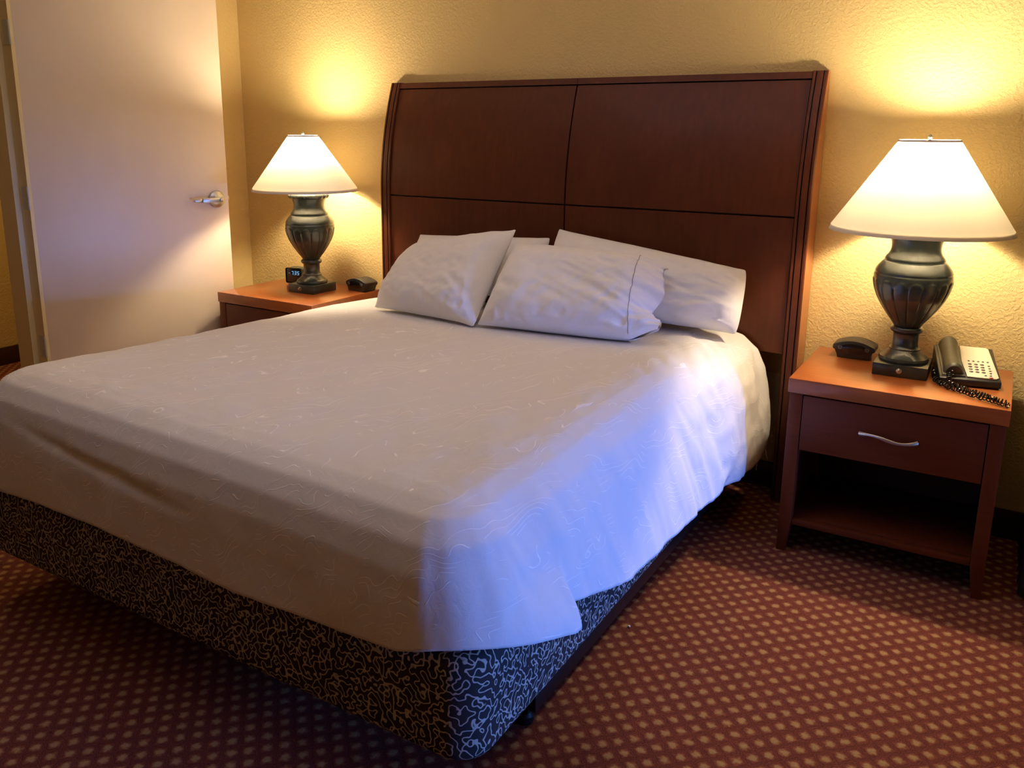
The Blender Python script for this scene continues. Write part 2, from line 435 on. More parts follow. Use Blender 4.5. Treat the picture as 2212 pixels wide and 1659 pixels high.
# door, swung open towards the bed wall
H0 = Vector((-1.047, -1.326)); F0 = Vector((-0.806, -0.406))
dvec = (F0 - H0); DW = dvec.length; ang = math.atan2(dvec.y, dvec.x)
DM = Matrix.Translation((H0.x, H0.y, 0)) @ Matrix.Rotation(ang, 4, 'Z')    # local x along the leaf, local -y = the face in view
door = B().box(0, DW, 0.0, 0.045, 0.012, 2.13, .002).obj('door_1', m_door); door.matrix_world = DM
struct(door, 'plain beige door standing open')
hx, hz = DW - 0.067, 1.118
b = B(); b.lathe([(0.044, 0), (0.044, .004), (.041, .010), (.028, .017), (.016, .020)], seg=40)
b.xf(Matrix.Translation((hx, 0, hz)) @ Matrix.Rotation(radians(90), 4, 'X'))
ros = b.obj('handle_rosette', m_steel, door)
b = B()
b.lathe([(.0125, .014), (.0125, .052), (.011, .056)], seg=24); b.xf(Matrix.Translation((hx, 0, hz)) @ Matrix.Rotation(radians(90), 4, 'X'))
b.prism([(hx + .012, hz - .013), (hx + .014, hz), (hx + .012, hz + .013), (hx - .097, hz + .012), (hx - .100, hz - .012)], 'y', -.056, -.042, .003)
b.prism([(hx - .098, hz - .011), (hx - .098, hz + .010), (hx - .140, hz + .006), (hx - .140, hz - .006)], 'y', -.052, -.030, .003)
lev = b.obj('door_handle', m_steel, door)
b = B(); b.lathe([(.008, 0), (.008, .003), (.005, .005)], seg=20); b.xf(Matrix.Translation((hx, -.056, hz)) @ Matrix.Rotation(radians(90), 4, 'X'))
b.obj('handle_lock', m_steel, lev)
B().box(DW - .001, DW + .012, .014, .030, hz - .014, hz + .010, .002).obj('door_latch', m_brass, door)
for z in (1.876, 1.168, 0.48):
    h = B(); h.box(-0.0, .0012, .004, .042, z - .052, z + .052)
    h.xf(Matrix.Identity(4)); hh = h.obj('hinge_plate', m_hinge, door)
    # jamb leaf and knuckle, in world co-ordinates
    k = B(); k.box(-1.092, -1.048, -1.3375, -1.3355, z - .052, z + .052)
    k.lathe([(.0065, z - .052), (.0065, z + .052)], -1.050, -1.3325, 12)
    k.xf(DM.inverted()); k.obj('hinge', m_hinge, door)

# ------------------------------------------------------------------ headboard
def yF(z):
    t = max(0.0, (z - 1.17) / 0.53)
    return -0.142 + 0.106 * t ** 1.9
HBT = 1.70
hb = thing('headboard', 'tall dark cherry sleigh headboard of four panels against the tan wall', 'headboard', (0, 0, 0))
def post(x0, mirror):
    cs = [(0, None), (0, 0.004), (.004, 0), (.012, 0), (.0125, .009), (.0165, .009), (.017, 0), (.039, 0), (.0395, .009), (.0435, .009), (.044, 0), (.053, 0), (.056, .004), (.056, None)]
    if mirror: cs = [(.056 - x, y) for x, y in cs][::-1]
    zs = list(np.linspace(0.0, 1.0, 6)) + list(np.linspace(1.05, HBT, 18))
    P = [[(x0 + x, (-0.004 if y is None else yF(z) + y), z) for (x, y) in cs] for z in zs]
    b = B(); vs = b.grid(P, flip=True)
    b.bm.faces.new(vs[-1]); b.bm.faces.new(vs[0][::-1])
    for i in range(len(zs) - 1):
        b.bm.faces.new((vs[i][0], vs[i][-1], vs[i + 1][-1], vs[i + 1][0]))
    o = b.obj('post', m_hb, hb, angle=25)
    o.data.materials.append(m_hbdark)
    ns_ = len(cs) - 1
    for p in o.data.polygons:
        if p.index < (len(zs) - 1) * ns_ and p.index % ns_ in (3, 4, 5, 7, 8, 9): p.material_index = 1
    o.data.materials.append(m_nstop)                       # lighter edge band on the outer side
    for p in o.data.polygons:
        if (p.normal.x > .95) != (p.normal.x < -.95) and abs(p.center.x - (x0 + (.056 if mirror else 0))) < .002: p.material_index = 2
    return o
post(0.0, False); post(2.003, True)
def curved_slab(name, x0, x1, z0, z1, off, th, m, n=14):
    zs = np.linspace(z0, z1, n); b = B()
    fr = [[b.bm.verts.new((x, yF(z) + off, z)) for x in (x0, x1)] for z in zs]
    bk = [[b.bm.verts.new((x, yF(z) + off + th, z)) for x in (x0, x1)] for z in zs]
    for i in range(n - 1):
        b.bm.faces.new((fr[i][0], fr[i][1], fr[i + 1][1], fr[i + 1][0])); b.bm.faces.new((bk[i][1], bk[i][0], bk[i + 1][0], bk[i + 1][1]))
        for s in (0, 1): b.bm.faces.new((fr[i][s], fr[i + 1][s], bk[i + 1][s], bk[i][s]))
    b.bm.faces.new((fr[0][0], bk[0][0], bk[0][1], fr[0][1])); b.bm.faces.new((fr[-1][0], fr[-1][1], bk[-1][1], bk[-1][0]))
    return b.obj(name, m, hb, angle=30)
xm = 1.0255
for (z0, z1) in ((0.62, 1.1535), (1.1605, 1.6665)):
    for (x0, x1) in ((0.0585, xm - .0035), (xm + .0035, 2.0005)):
        curved_slab('panel', x0, x1, z0, z1, .009, .018, m_hb)
for (x0, x1) in ((0.0565, xm - .001), (xm + .001, 2.0025)):
    curved_slab('top_rail', x0, x1, 1.672, 1.698, .004, .026, m_hb, 4)
curved_slab('back_panel', 0.0565, 2.0025, 0.63, 1.690, .0275, .006, m_hbdark)

# ------------------------------------------------------------------ bed
BX0, BX1, BY0, BY1 = -0.005, 1.885, -2.212, -0.150
bed = thing('bed', 'king size bed with black box spring in a pale squiggle print', 'bed', ((BX0 + BX1) / 2, (BY0 + BY1) / 2, 0))
inv = Matrix.Translation((-(BX0 + BX1) / 2, -(BY0 + BY1) / 2, 0))
def rounded_slab(x0, x1, y0, y1, z0, z1, rc, re, n=8):
    # box with corner radius rc seen from above and edge radius re top and bottom
    def ring(inset, z):
        pts = []; r = max(rc - inset, 0.01)
        for (cx, cy, a0) in ((x1 - rc, y1 - rc, 0), (x0 + rc, y1 - rc, 90), (x0 + rc, y0 + rc, 180), (x1 - rc, y0 + rc, 270)):
            for k in range(n + 1):
                a = radians(a0 + 90 * k / n); pts.append((cx + r * cos(a), cy + r * sin(a), z))
        return pts
    prof = [(re * 2.2, z0)]
    for k in range(7):
        a = radians(90 * k / 6); prof.append((re * (1 - sin(a)), z0 + re * (1 - cos(a))))
    for k in range(1, 4): prof.append((0, z0 + re + (z1 - z0 - 2 * re) * k / 4))
    for k in range(7):
        a = radians(90 * k / 6); prof.append((re * (1 - cos(a)), z1 - re * (1 - sin(a))))
    prof.append((re * 2.2, z1))
    b = B(); rings = [[b.bm.verts.new(p) for p in ring(i, z)] for i, z in prof]
    m = len(rings[0])
    for i in range(len(rings) - 1):
        for k in range(m):
            j = (k + 1) % m; b.bm.faces.new((rings[i][k], rings[i][j], rings[i + 1][j], rings[i + 1][k]))
    b.bm.faces.new(rings[0][::-1]); b.bm.faces.new(rings[-1]); return b
rounded_slab(BX0, BX1, BY0, BY1, 0.138, 0.398, 0.085, 0.035).xf(inv).obj('box_spring', m_box, bed)
rounded_slab(BX0 + .06, BX1 - .085, BY0 + .08, BY1 - .02, 0.400, 0.628, 0.13, 0.06).xf(inv).obj('mattress', m_mattress, bed)
b = B()
for x in (0.03, 1.822): b.box(x, x + .035, BY0 + .33, BY1 - .05, 0.070, 0.134, .003)
for y in (-1.86, -0.40): b.box(0.06, 1.83, y, y + .035, 0.095, 0.134, .003)
b.xf(inv).obj('bed_frame', m_iron, bed)
for (x, y) in ((1.79, -1.842), (1.79, -0.38), (0.08, -1.842), (0.08, -0.38), (0.94, -1.1)):
    b = B(); b.box(x - .004, x + .030, y - .012, y + .020, 0.030, 0.096, .003); b.lathe([(.022, 0.0), (.024, .006), (.024, .022), (.015, .034)], x + .013, y + .004, 20)
    lg = b.xf(inv).obj('leg', m_iron, bed)
# ---- cover: one cloth draped over the mattress
def value_noise(seed, shape_fn):
    rng = np.random.RandomState(seed); T = rng.rand(64, 64)
    def f(x, y):
        xi = np.floor(x).astype(int); yi = np.floor(y).astype(int); fx = x - xi; fy = y - yi
        fx = fx * fx * fx * (fx * (fx * 6 - 15) + 10); fy = fy * fy * fy * (fy * (fy * 6 - 15) + 10)
        a = T[xi % 64, yi % 64]; b_ = T[(xi + 1) % 64, yi % 64]; c = T[xi % 64, (yi + 1) % 64]; d = T[(xi + 1) % 64, (yi + 1) % 64]
        return (a * (1 - fx) + b_ * fx) * (1 - fy) + (c * (1 - fx) + d * fx) * fy - .5
    return f
vn = [value_noise(k, None) for k in range(8)]
XI0, XI1, YI0, YI1 = 0.115, 1.70, -2.045, -0.158      # inner rectangle, where the top starts to roll over
def resample(poly, n):
    poly = np.array(poly, float); s = np.r_[0, np.cumsum(np.hypot(*np.diff(poly, axis=0).T))]
    from_ = np.linspace(0, s[-1], n * 4); q = np.stack([np.interp(from_, s, poly[:, k]) for k in (0, 1)], 1)
    for _ in range(6): q[1:-1] = (q[:-2] + 2 * q[1:-1] + q[2:]) / 4
    s = np.r_[0, np.cumsum(np.hypot(*np.diff(q, axis=0).T))]
    return s, q
PR_R = resample([(0, 0), (.05, -.006), (.10, -.026), (.15, -.075), (.185, -.15), (.21, -.26), (.228, -.36), (.242, -.46), (.25, -.54)], 60)
PR_H = resample([(0, 0), (.08, -.004), (.15, -.022), (.215, -.07), (.25, -.14), (.272, -.24), (.285, -.34), (.285, -.44), (.28, -.54)], 60)
PR_F = resample([(0, 0), (.05, -.006), (.10, -.026), (.14, -.07), (.165, -.13), (.178, -.20), (.187, -.27), (.193, -.33), (.20, -.54)], 60)
PR_L = resample([(0, 0), (.04, -.006), (.08, -.026), (.12, -.075), (.145, -.15), (.16, -.26), (.172, -.36), (.18, -.54)], 60)
def prof_at(PR, zrel):
    # cloth length at which the profile has dropped to zrel, and the interpolators
    s, q = PR; send = np.interp(-zrel, -q[:, 1], s)
    return send, (lambda t: np.interp(t, s, q[:, 0])), (lambda t: np.interp(t, s, q[:, 1]))
NL, NT, NR, NA, NF = 26, 150, 64, 180, 60
ca = np.r_[-np.linspace(1, 0, NL, endpoint=False), np.zeros(NT), np.linspace(0, 1, NR + 1)[1:]]        # skirt parameter across
xa = np.r_[np.full(NL, XI0), np.linspace(XI0, XI1, NT), np.full(NR, XI1)]
cb = np.r_[np.zeros(NA), np.linspace(0, 1, NF + 1)[1:]]
yb = np.r_[np.linspace(YI1, YI0, NA), np.full(NF, YI0)]
DA, DB = np.meshgrid(ca, cb, indexing='ij'); X0, Y0 = np.meshgrid(xa, yb, indexing='ij')
def ztop(x, y):
    yy = [-2.2, -1.7, -1.2, -.6, -.2]
    zl = np.interp(y, yy, [.742, .722, .703, .688, .664]); zr = np.interp(y, yy, [.690, .695, .700, .702, .706])
    t = np.clip((x - XI0) / (XI1 - XI0), 0, 1); return zl * (1 - t) + zr * t
ZT = ztop(X0, Y0)
def smooth01(a, lo, hi):
    t = np.clip((a - lo) / (hi - lo), 0, 1); return t * t * (3 - 2 * t)
# hem heights
hem_right = np.interp(Y0, [-2.05, -1.90, -1.868, -1.848, -1.75, -1.46, -.9, -.45, -.28, -.15], [.385, .335, .335, .375, .345, .262, .248, .236, .24, .28])
hem_foot = np.interp(X0, [.1, .4, .65, 1.2, 1.67, 1.7], [.392, .402, .402, .375, .388, .39])
hem_left = np.full_like(X0, .30)
AX = np.abs(DA); D = np.maximum(AX, DB)
th = np.where(D > 0, np.where(DB < AX, 45 * DB / np.maximum(AX, 1e-9), 90 - 45 * AX / np.maximum(DB, 1e-9)), 0)
th = np.where((AX == 0) & (DB > 0), 90.0, th); thr = np.radians(th); wf = th / 90.0
side_hem = np.where(DA > 0, hem_right, hem_left)
HEM = side_hem * (1 - wf) + hem_foot * wf
HEM += np.where((DA > 0), .034 * np.sin(np.pi * wf) , 0)             # the corner rides a little higher
R = np.zeros_like(D); Z = ZT.copy()
def apply(PR, mask):
    s, q = PR
    send = np.interp(-(HEM - ZT), -q[:, 1], s); t = D * send
    return np.interp(t, s, q[:, 0]), np.interp(t, s, q[:, 1])
rR, zR = apply(PR_R, None); rH, zH = apply(PR_H, None); rF, zF = apply(PR_F, None); rL, zL = apply(PR_L, None)
hd = smooth01(Y0, -1.0, -.45)                                            # fuller towards the head
rR = rR * (1 - hd) + rH * hd; zR = zR * (1 - hd) + zH * hd
rS = np.where(DA > 0, rR, rL); zS = np.where(DA > 0, zR, zL)
R = rS * (1 - wf) + rF * wf; Z = ZT + zS * (1 - wf) + zF * wf
PX = X0 + np.where(D > 0, np.sign(DA) * np.cos(thr) * R, 0); PY = Y0 - np.where(D > 0, np.sin(thr) * R, 0); PZ = Z
PX = np.where((AX == 0), X0, PX)
P = np.stack([PX, PY, PZ], -1)
def normals(P):
    n = np.cross(np.gradient(P, axis=0), np.gradient(P, axis=1)); n /= np.linalg.norm(n, axis=-1, keepdims=True) + 1e-12
    return n * -1
NV = normals(P)
if NV[NL + 50, 60, 2] < 0: NV = -NV
cx_, cy_ = P[..., 0], P[..., 1] - P[..., 2] * .7
disp = .006 * vn[0](cx_ * 5, cy_ * 5) + .005 * vn[1](cx_ * 11 + 3, cy_ * 11) + .0022 * vn[2](cx_ * 30, cy_ * 22)
sideR = np.where(DA > 0, D, 0) * (1 - wf)
along = Y0 - .35 * (ZT - Z)                                              # slanted pull folds down the right side
fold = .010 * vn[3](along * 7, Z * 1.6 + 5) + .006 * vn[4](along * 17 + 9, Z * 2.5) + .0035 * vn[6](along * 34 + 9, Z * 5)
disp += fold * smooth01(sideR, .10, .5) * 1.5
# crumples next to the pillows on the right and at the head
hr = smooth01(P[..., 0], 1.45, 1.75) * smooth01(P[..., 1], -1.15, -.5)
disp += hr * (.016 * vn[5](P[..., 0] * 11 + P[..., 1] * 7, P[..., 1] * 4 - P[..., 2] * 10) + .008 * vn[7](P[..., 0] * 24 + P[..., 1] * 20, P[..., 2] * 24))
# foot: a long shallow fold running along the face
ff = smooth01(np.where(DB > 0, D, 0) * wf, .05, .5)
disp += ff * (.006 * vn[3](P[..., 0] * 3.2 + 7, P[..., 2] * 6) + .003 * vn[4](P[..., 0] * 8, P[..., 2] * 4)) 
disp -= ff * .009 * np.exp(-((P[..., 2] - (.60 - .11 * (P[..., 0] - .35))) / .016) ** 2) * smooth01(P[..., 0], .15, .5) * (1 - smooth01(P[..., 0], .75, 1.1))
# corner pull folds, fanning out from the top of the foot corner
cor = np.where(DA > 0, np.sin(np.pi * np.clip(wf, 0, 1)), 0) * smooth01(D, .15, .6)
disp += cor * .0022 * np.sin(th * .23 + 1.2 + 3 * D) * (0.6 + .4 * np.sin(th * .11))
# tuck: cloth nearer the foot lies over the rest and ends in a fold
tuck = np.where(DA > 0, smooth01(-P[..., 1], 1.843, 1.872), 0) * np.where(DA > 0, 1 - .75 * smooth01(-P[..., 1], 1.88, 2.12), 0) * smooth01(D, .62, .98)
disp += .046 * tuck * (1 - smooth01(wf, .25, .95))
disp *= np.where(P[..., 1] > -.2, .4, 1.0)
disp *= 1 - .85 * smooth01(P[..., 1], -.80, -.70) * (1 - smooth01(P[..., 0], 1.62, 1.74))      # pressed flat under the pillows
P = P + NV * disp[..., None]
b = B(); b.grid(P)
cov = b.obj('bedspread', m_cover, angle=180)
md = cov.modifiers.new('thickness', 'SOLIDIFY'); md.thickness = 0.004; md.offset = -1.0
tag(cov, 'white embroidered bedspread draped over the mattress, hanging low on the right', 'bedspread')
# loose threads under the head-end hem
for (x, y, z, dx, l) in ((1.975, -.25, .262, -.012, .10), (1.985, -.22, .262, .012, .055)):
    pts = [(x + dx * t, y - .01 * sin(3 * t), z - l * t) for t in np.linspace(0, 1, 7)]
    B().tube(pts, .0022, 6).obj('loose_thread', m_pillow, cov)

# ------------------------------------------------------------------ pillows: cloth bags inflated step by step
def inflate(Lx, Wy, nx, ny, steps, press, seed, open_right=0.0, iters=5, zmax=.095):
    rng = np.random.RandomState(seed)
    x = np.linspace(-Lx / 2, Lx / 2, nx); y = np.linspace(-Wy / 2, Wy / 2, ny)
    X = np.zeros((2, nx, ny, 3)); X[..., 0] = x[None, :, None]; X[..., 1] = y[None, None, :]
    X[0, ..., 2] = .006; X[1, ..., 2] = -.006
    X[..., 2] += rng.randn(2, nx, ny) * .0012
    hx_ = Lx / (nx - 1); hy_ = Wy / (ny - 1); hd_ = np.hypot(hx_, hy_)
    pm = np.ones(nx)
    if open_right > 0: pm = np.clip((1 - open_right - (x / Lx + .5)) / .06, 0, 1)
    Pp = X.copy()
    def seam(X):
        m = (X[0] + X[1]) / 2
        X[:, 0] = m[0]; X[:, :, 0] = m[:, 0]; X[:, :, -1] = m[:, -1]
        if open_right <= 0: X[:, -1] = m[-1]
    def solve(X, di, dj, rest, k):
        for par in range(2):
            if di:
                ia = np.arange(0, nx - di); sel = ia[(ia // di) % 2 == par]
                if dj >= 0: sa, sb = slice(0, ny - dj), slice(dj, ny)
                else: sa, sb = slice(-dj, ny), slice(0, ny + dj)
                A = X[:, sel, sa]; Bv = X[:, sel + di, sb]
            else:
                ja = np.arange(0, ny - dj); sel = ja[(ja // dj) % 2 == par]
                A = X[:, :, sel]; Bv = X[:, :, sel + dj]
            d = Bv - A; l = np.sqrt((d * d).sum(-1, keepdims=True)) + 1e-12
            c = d * ((l - rest) / l * .5 * k)
            if di: X[:, sel, sa] += c; X[:, sel + di, sb] -= c
            else: X[:, :, sel] += c; X[:, :, sel + dj] -= c
    for s in range(steps):
        n = np.cross(np.gradient(X, axis=1), np.gradient(X, axis=2)); n[1] *= -1
        n /= (np.sqrt((n * n).sum(-1, keepdims=True)) + 1e-12)
        V = (X - Pp) * .93; Pp = X.copy(); X = X + V + press * n * pm[None, :, None, None]
        seam(X)
        for it in range(iters):
            solve(X, 1, 0, hx_, 1.); solve(X, 0, 1, hy_, 1.); solve(X, 1, 1, hd_, .35); solve(X, 1, -1, hd_, .35)
            solve(X, 2, 0, 2 * hx_, .06); solve(X, 0, 2, 2 * hy_, .06); seam(X)
        X[..., 2] = np.where(np.abs(X[..., 2]) > zmax, X[..., 2] * .8 + np.sign(X[..., 2]) * zmax * .2, X[..., 2])
        gap = X[0, ..., 2] - X[1, ..., 2]; c = np.where(gap < .004, (.004 - gap) / 2, 0); X[0, ..., 2] += c; X[1, ..., 2] -= c; seam(X)
    return X
def pillow(name, label, X, quad, thick, flipu=False, flipv=False, back=0.55, seam_u=None, floor_z=0.704, wall_y=-0.140, unbow=.6, wr=0, rnd=.045):
    X = X.copy()
    if flipu: X[..., 0] *= -1; X = X[:, ::-1]
    if flipv: X[..., 1] *= -1; X = X[:, :, ::-1]
    cx0, cx1 = X[0, 0, 0, 0], X[0, -1, 0, 0]; cy = abs(X[0, 0, 0, 1])
    u = (X[..., 0] - cx0) / (cx1 - cx0); v = (X[..., 1] / cy + 1) / 2
    bl, br, tr, tl = [np.array(q, float) for q in quad]
    u_ = u[..., None]; v_ = v[..., None]
    Q = bl * (1 - u_) * (1 - v_) + br * u_ * (1 - v_) + tr * u_ * v_ + tl * (1 - u_) * v_
    n = np.cross(br - bl + tr - tl, tl - bl + tr - br); n /= np.linalg.norm(n)          # towards the foot of the bed
    vmn, vmx = v.min(axis=(0, 2), keepdims=True), v.max(axis=(0, 2), keepdims=True)
    v = v + unbow * ((v - vmn) / (vmx - vmn) - v)
    umn, umx = u.min(axis=(0, 1), keepdims=True), u.max(axis=(0, 1), keepdims=True)
    if seam_u is None: u = u + unbow * ((u - umn) / (umx - umn) - u)
    cu, cv = 2 * u - 1, 2 * v - 1; m_ = 1 - rnd * np.abs(cu * cv) ** 2.5
    u = .5 + .5 * cu * m_; v = .5 + .5 * cv * m_
    w = X[..., 2].copy()
    for _ in range(40):
        w[:, 1:-1, 1:-1] = (w[:, 1:-1, 1:-1] * 2 + w[:, :-2, 1:-1] + w[:, 2:, 1:-1] + w[:, 1:-1, :-2] + w[:, 1:-1, 2:]) / 6
    w = .7 * w + .3 * X[..., 2]
    w = w / np.abs(w).max()
    U, V_ = u[0], v[0]
    ed = smooth01(np.minimum(np.minimum(U, 1 - U), np.minimum(V_, 1 - V_)), 0.0, .10)
    q = wr; wrk = vn[q](U * 5 + V_ * 9, V_ * 3 - U * 2) * .06 + vn[(q + 1) % 8](U * 13 - V_ * 7, V_ * 8 + U * 5) * .028 + vn[(q + 2) % 8](U * 27, V_ * 21) * .014
    rad_ = np.hypot((U - .86) * 1.4, V_ - .15)
    wrk = wrk + .10 * vn[(q + 3) % 8](np.arctan2(V_ - .1, U - .9) * 5, rad_ * 1.5) * np.exp(-rad_ * 3.0)
    def ridge(n): return (1 - np.abs(n) * 4).clip(-1, 1)
    near = np.exp(-rad_ * 2.2) + .5 * np.exp(-np.hypot(U - .1, V_ - .1) * 3) + .35 * np.exp(-np.hypot(U - .8, V_ - .85) * 3)
    wrk = wrk + .085 * near * ridge(vn[(q + 4) % 8](U * 9 + V_ * 12 + 4, V_ * 4 - U * 3)) + .055 * near * ridge(vn[(q + 5) % 8](U * 16 - V_ * 8, V_ * 15 + 3))
    wrk = wrk + .045 * np.exp(-V_ * 6) * ridge(vn[(q + 6) % 8](U * 17 + V_ * 3, V_ * 3))
    w[0] += wrk * ed; w[1] += wrk * ed * .3
    u_ = u[..., None]; v_ = v[..., None]
    Q = bl * (1 - u_) * (1 - v_) + br * u_ * (1 - v_) + tr * u_ * v_ + tl * (1 - u_) * v_
    w = np.where(w > 0, w * thick, w * thick * back) * (1 + .25 * (.5 - v))
    Q = Q + n * w[..., None]
    if seam_u is not None:                                  # the open case end: gathered, with loose folds
        t_ = smooth01(u, seam_u - .03, 1.02)[..., None]
        mid = (Q.max(axis=2, keepdims=True) + Q.min(axis=2, keepdims=True)) / 2
        zc = Q[..., 2:3]; cz = Q[:, :, Q.shape[2] // 2: Q.shape[2] // 2 + 1, 2:3]
        Q[..., 2:3] = zc + (cz - zc) * .22 * t_
        fl = .030 * vn[1](v * 7 + 2, u * 3) + .016 * vn[2](v * 15, u * 6) + .012 * np.sin(v * 22)
        fl[1] = fl[1] * -.6
        Q = Q + n * (fl[..., None] * t_) + np.array([0.0, 0.0, 1.0]) * (.02 * t_ * np.sin(v * 9 + 1)[..., None])
        Q[..., 0:1] += .045 * t_ * np.clip(v - .35, 0, 1)[..., None] + .02 * t_ * np.sin(v * 13)[..., None]
        Q[1] = Q[1] * (1 - .85 * t_[1]) + (Q[0] - n * .010) * .85 * t_[1]
    lo = floor_z + 0.004 * (w / thick)
    Q[..., 2] = np.maximum(Q[..., 2], lo); Q[..., 1] = np.minimum(Q[..., 1], wall_y - .002)
    b = B(); vs0 = b.grid(Q[0]); vs1 = b.grid(Q[1], flip=True)
    bmesh.ops.remove_doubles(b.bm, verts=b.bm.verts, dist=1e-5)
    o = b.obj(name, m_pillow, angle=180, sub=1)
    tag(o, label, 'pillow', 'white bed pillows')
    if seam_u is not None:
        k = int(seam_u * (Q.shape[1] - 1)); ny = Q.shape[2]
        pts = [Q[0, k, j] + n * .0015 for j in range(3, ny - 3)]
        B().tube([tuple(p) for p in pts], .0009, 5).obj('hem_stitching', m_stitch, o)
    return o
PA = inflate(.74, .50, 66, 46, 110, .00045, 3)
PB = inflate(.78, .50, 70, 46, 110, .00045, 8, .17)
PC = inflate(.90, .46, 74, 42, 110, .0004, 5)
pillow('pillow', 'white pillow lying back against the headboard behind the left front pillow', PA, [(.25, -.27, .735), (.99, -.30, .735), (1.0, -.185, 1.02), (.265, -.19, .985)], .085, flipv=True, wr=1)
pillow('pillow', 'long white pillow slumped against the right half of the headboard', PC, [(1.04, -.36, .735), (1.885, -.33, .715), (1.875, -.205, .955), (1.01, -.19, 1.068)], .105, wr=3, rnd=.055)
pillow('pillow', 'white pillow at the left front with one pointed corner standing up', PA, [(.335, -.625, .702), (.92, -.705, .702), (.935, -.39, 1.070), (.36, -.36, .955)], .095, flipu=True, wr=2, rnd=.008)
pillow('pillow', 'white pillow at the centre front with its open case end gathered on the right', PB, [(.905, -.69, .702), (1.665, -.60, .702), (1.60, -.385, 1.0), (.93, -.42, 1.02)], .115, seam_u=.86, wr=5)

# ------------------------------------------------------------------ nightstands
NW, ND, NH = 0.66, 0.52, 0.6473
NY = -0.036 - ND / 2
def nightstand(loc, label):
    t = thing('nightstand', label, 'nightstand', loc, 0, 'cherry nightstands')
    w, d = NW / 2, ND / 2
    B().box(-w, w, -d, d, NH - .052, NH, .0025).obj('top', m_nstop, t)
    # front legs taper on the inside below the shelf
    for s in (-1, 1):
        poly = [(s * (-w + .006), NH - .0525), (s * (-w + .050), NH - .0525), (s * (-w + .0495), .115), (s * (-w + .035), 0), (s * (-w + .006), 0)]
        B().prism(poly, 'y', -d + .004, -d + .044, .0015).obj('leg', m_ns, t)
        poly = [(s * (-w + .006), NH - .0525), (s * (-w + .046), NH - .0525), (s * (-w + .046), .10), (s * (-w + .034), 0), (s * (-w + .006), 0)]
        B().prism(poly, 'y', d - .044, d - .002, .0015).obj('leg', m_ns, t)
        x0, x1 = sorted((s * (-w + .010), s * (-w + .028)))
        B().box(x0, x1, -d + .0445, d - .0445, .025, NH - .0525, .001).obj('side_panel', m_ns, t)
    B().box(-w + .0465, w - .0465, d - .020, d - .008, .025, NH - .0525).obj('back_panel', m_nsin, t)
    B().box(-w + .0285, w - .0285, -d + .0445, d - .045, .108, .126, .001).obj('shelf', m_ns, t)
    B().box(-w + .0505, w - .0505, -d + .010, -d + .0442, .106, .126, .001).obj('shelf_edge', m_ns, t)
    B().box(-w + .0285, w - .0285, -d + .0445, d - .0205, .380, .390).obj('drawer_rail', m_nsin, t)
    dr = B().box(-w + .0525, w - .0525, -d + .005, -d + .026, .392, NH - .0575, .0015).obj('drawer', m_ns, t)
    # bow handle with flared ends
    n = 22; pts = []; rads = []
    for k in range(n + 1):
        u = k / n; x = -.087 + .174 * u; y = -d + .004 - .026 * sin(pi * u) ** .7
        pts.append((x, y, .490 + .006 * sin(2 * pi * u))); rads.append(.0030 + .0035 * abs(2 * u - 1) ** 3 + .0016 * sin(pi * u) ** 4)
    B().tube(pts, rads, 12, 1.35).obj('handle', m_steel, dr)
    return t
ns_r = nightstand((2.119 + NW / 2, NY, 0), 'cherry nightstand to the right of the bed with drawer and open shelf in full view')
ns_l = copy_tree(ns_r, (-0.763 + NW / 2, NY, 0), 0, 'cherry nightstand to the left of the bed, half hidden behind the bedspread')

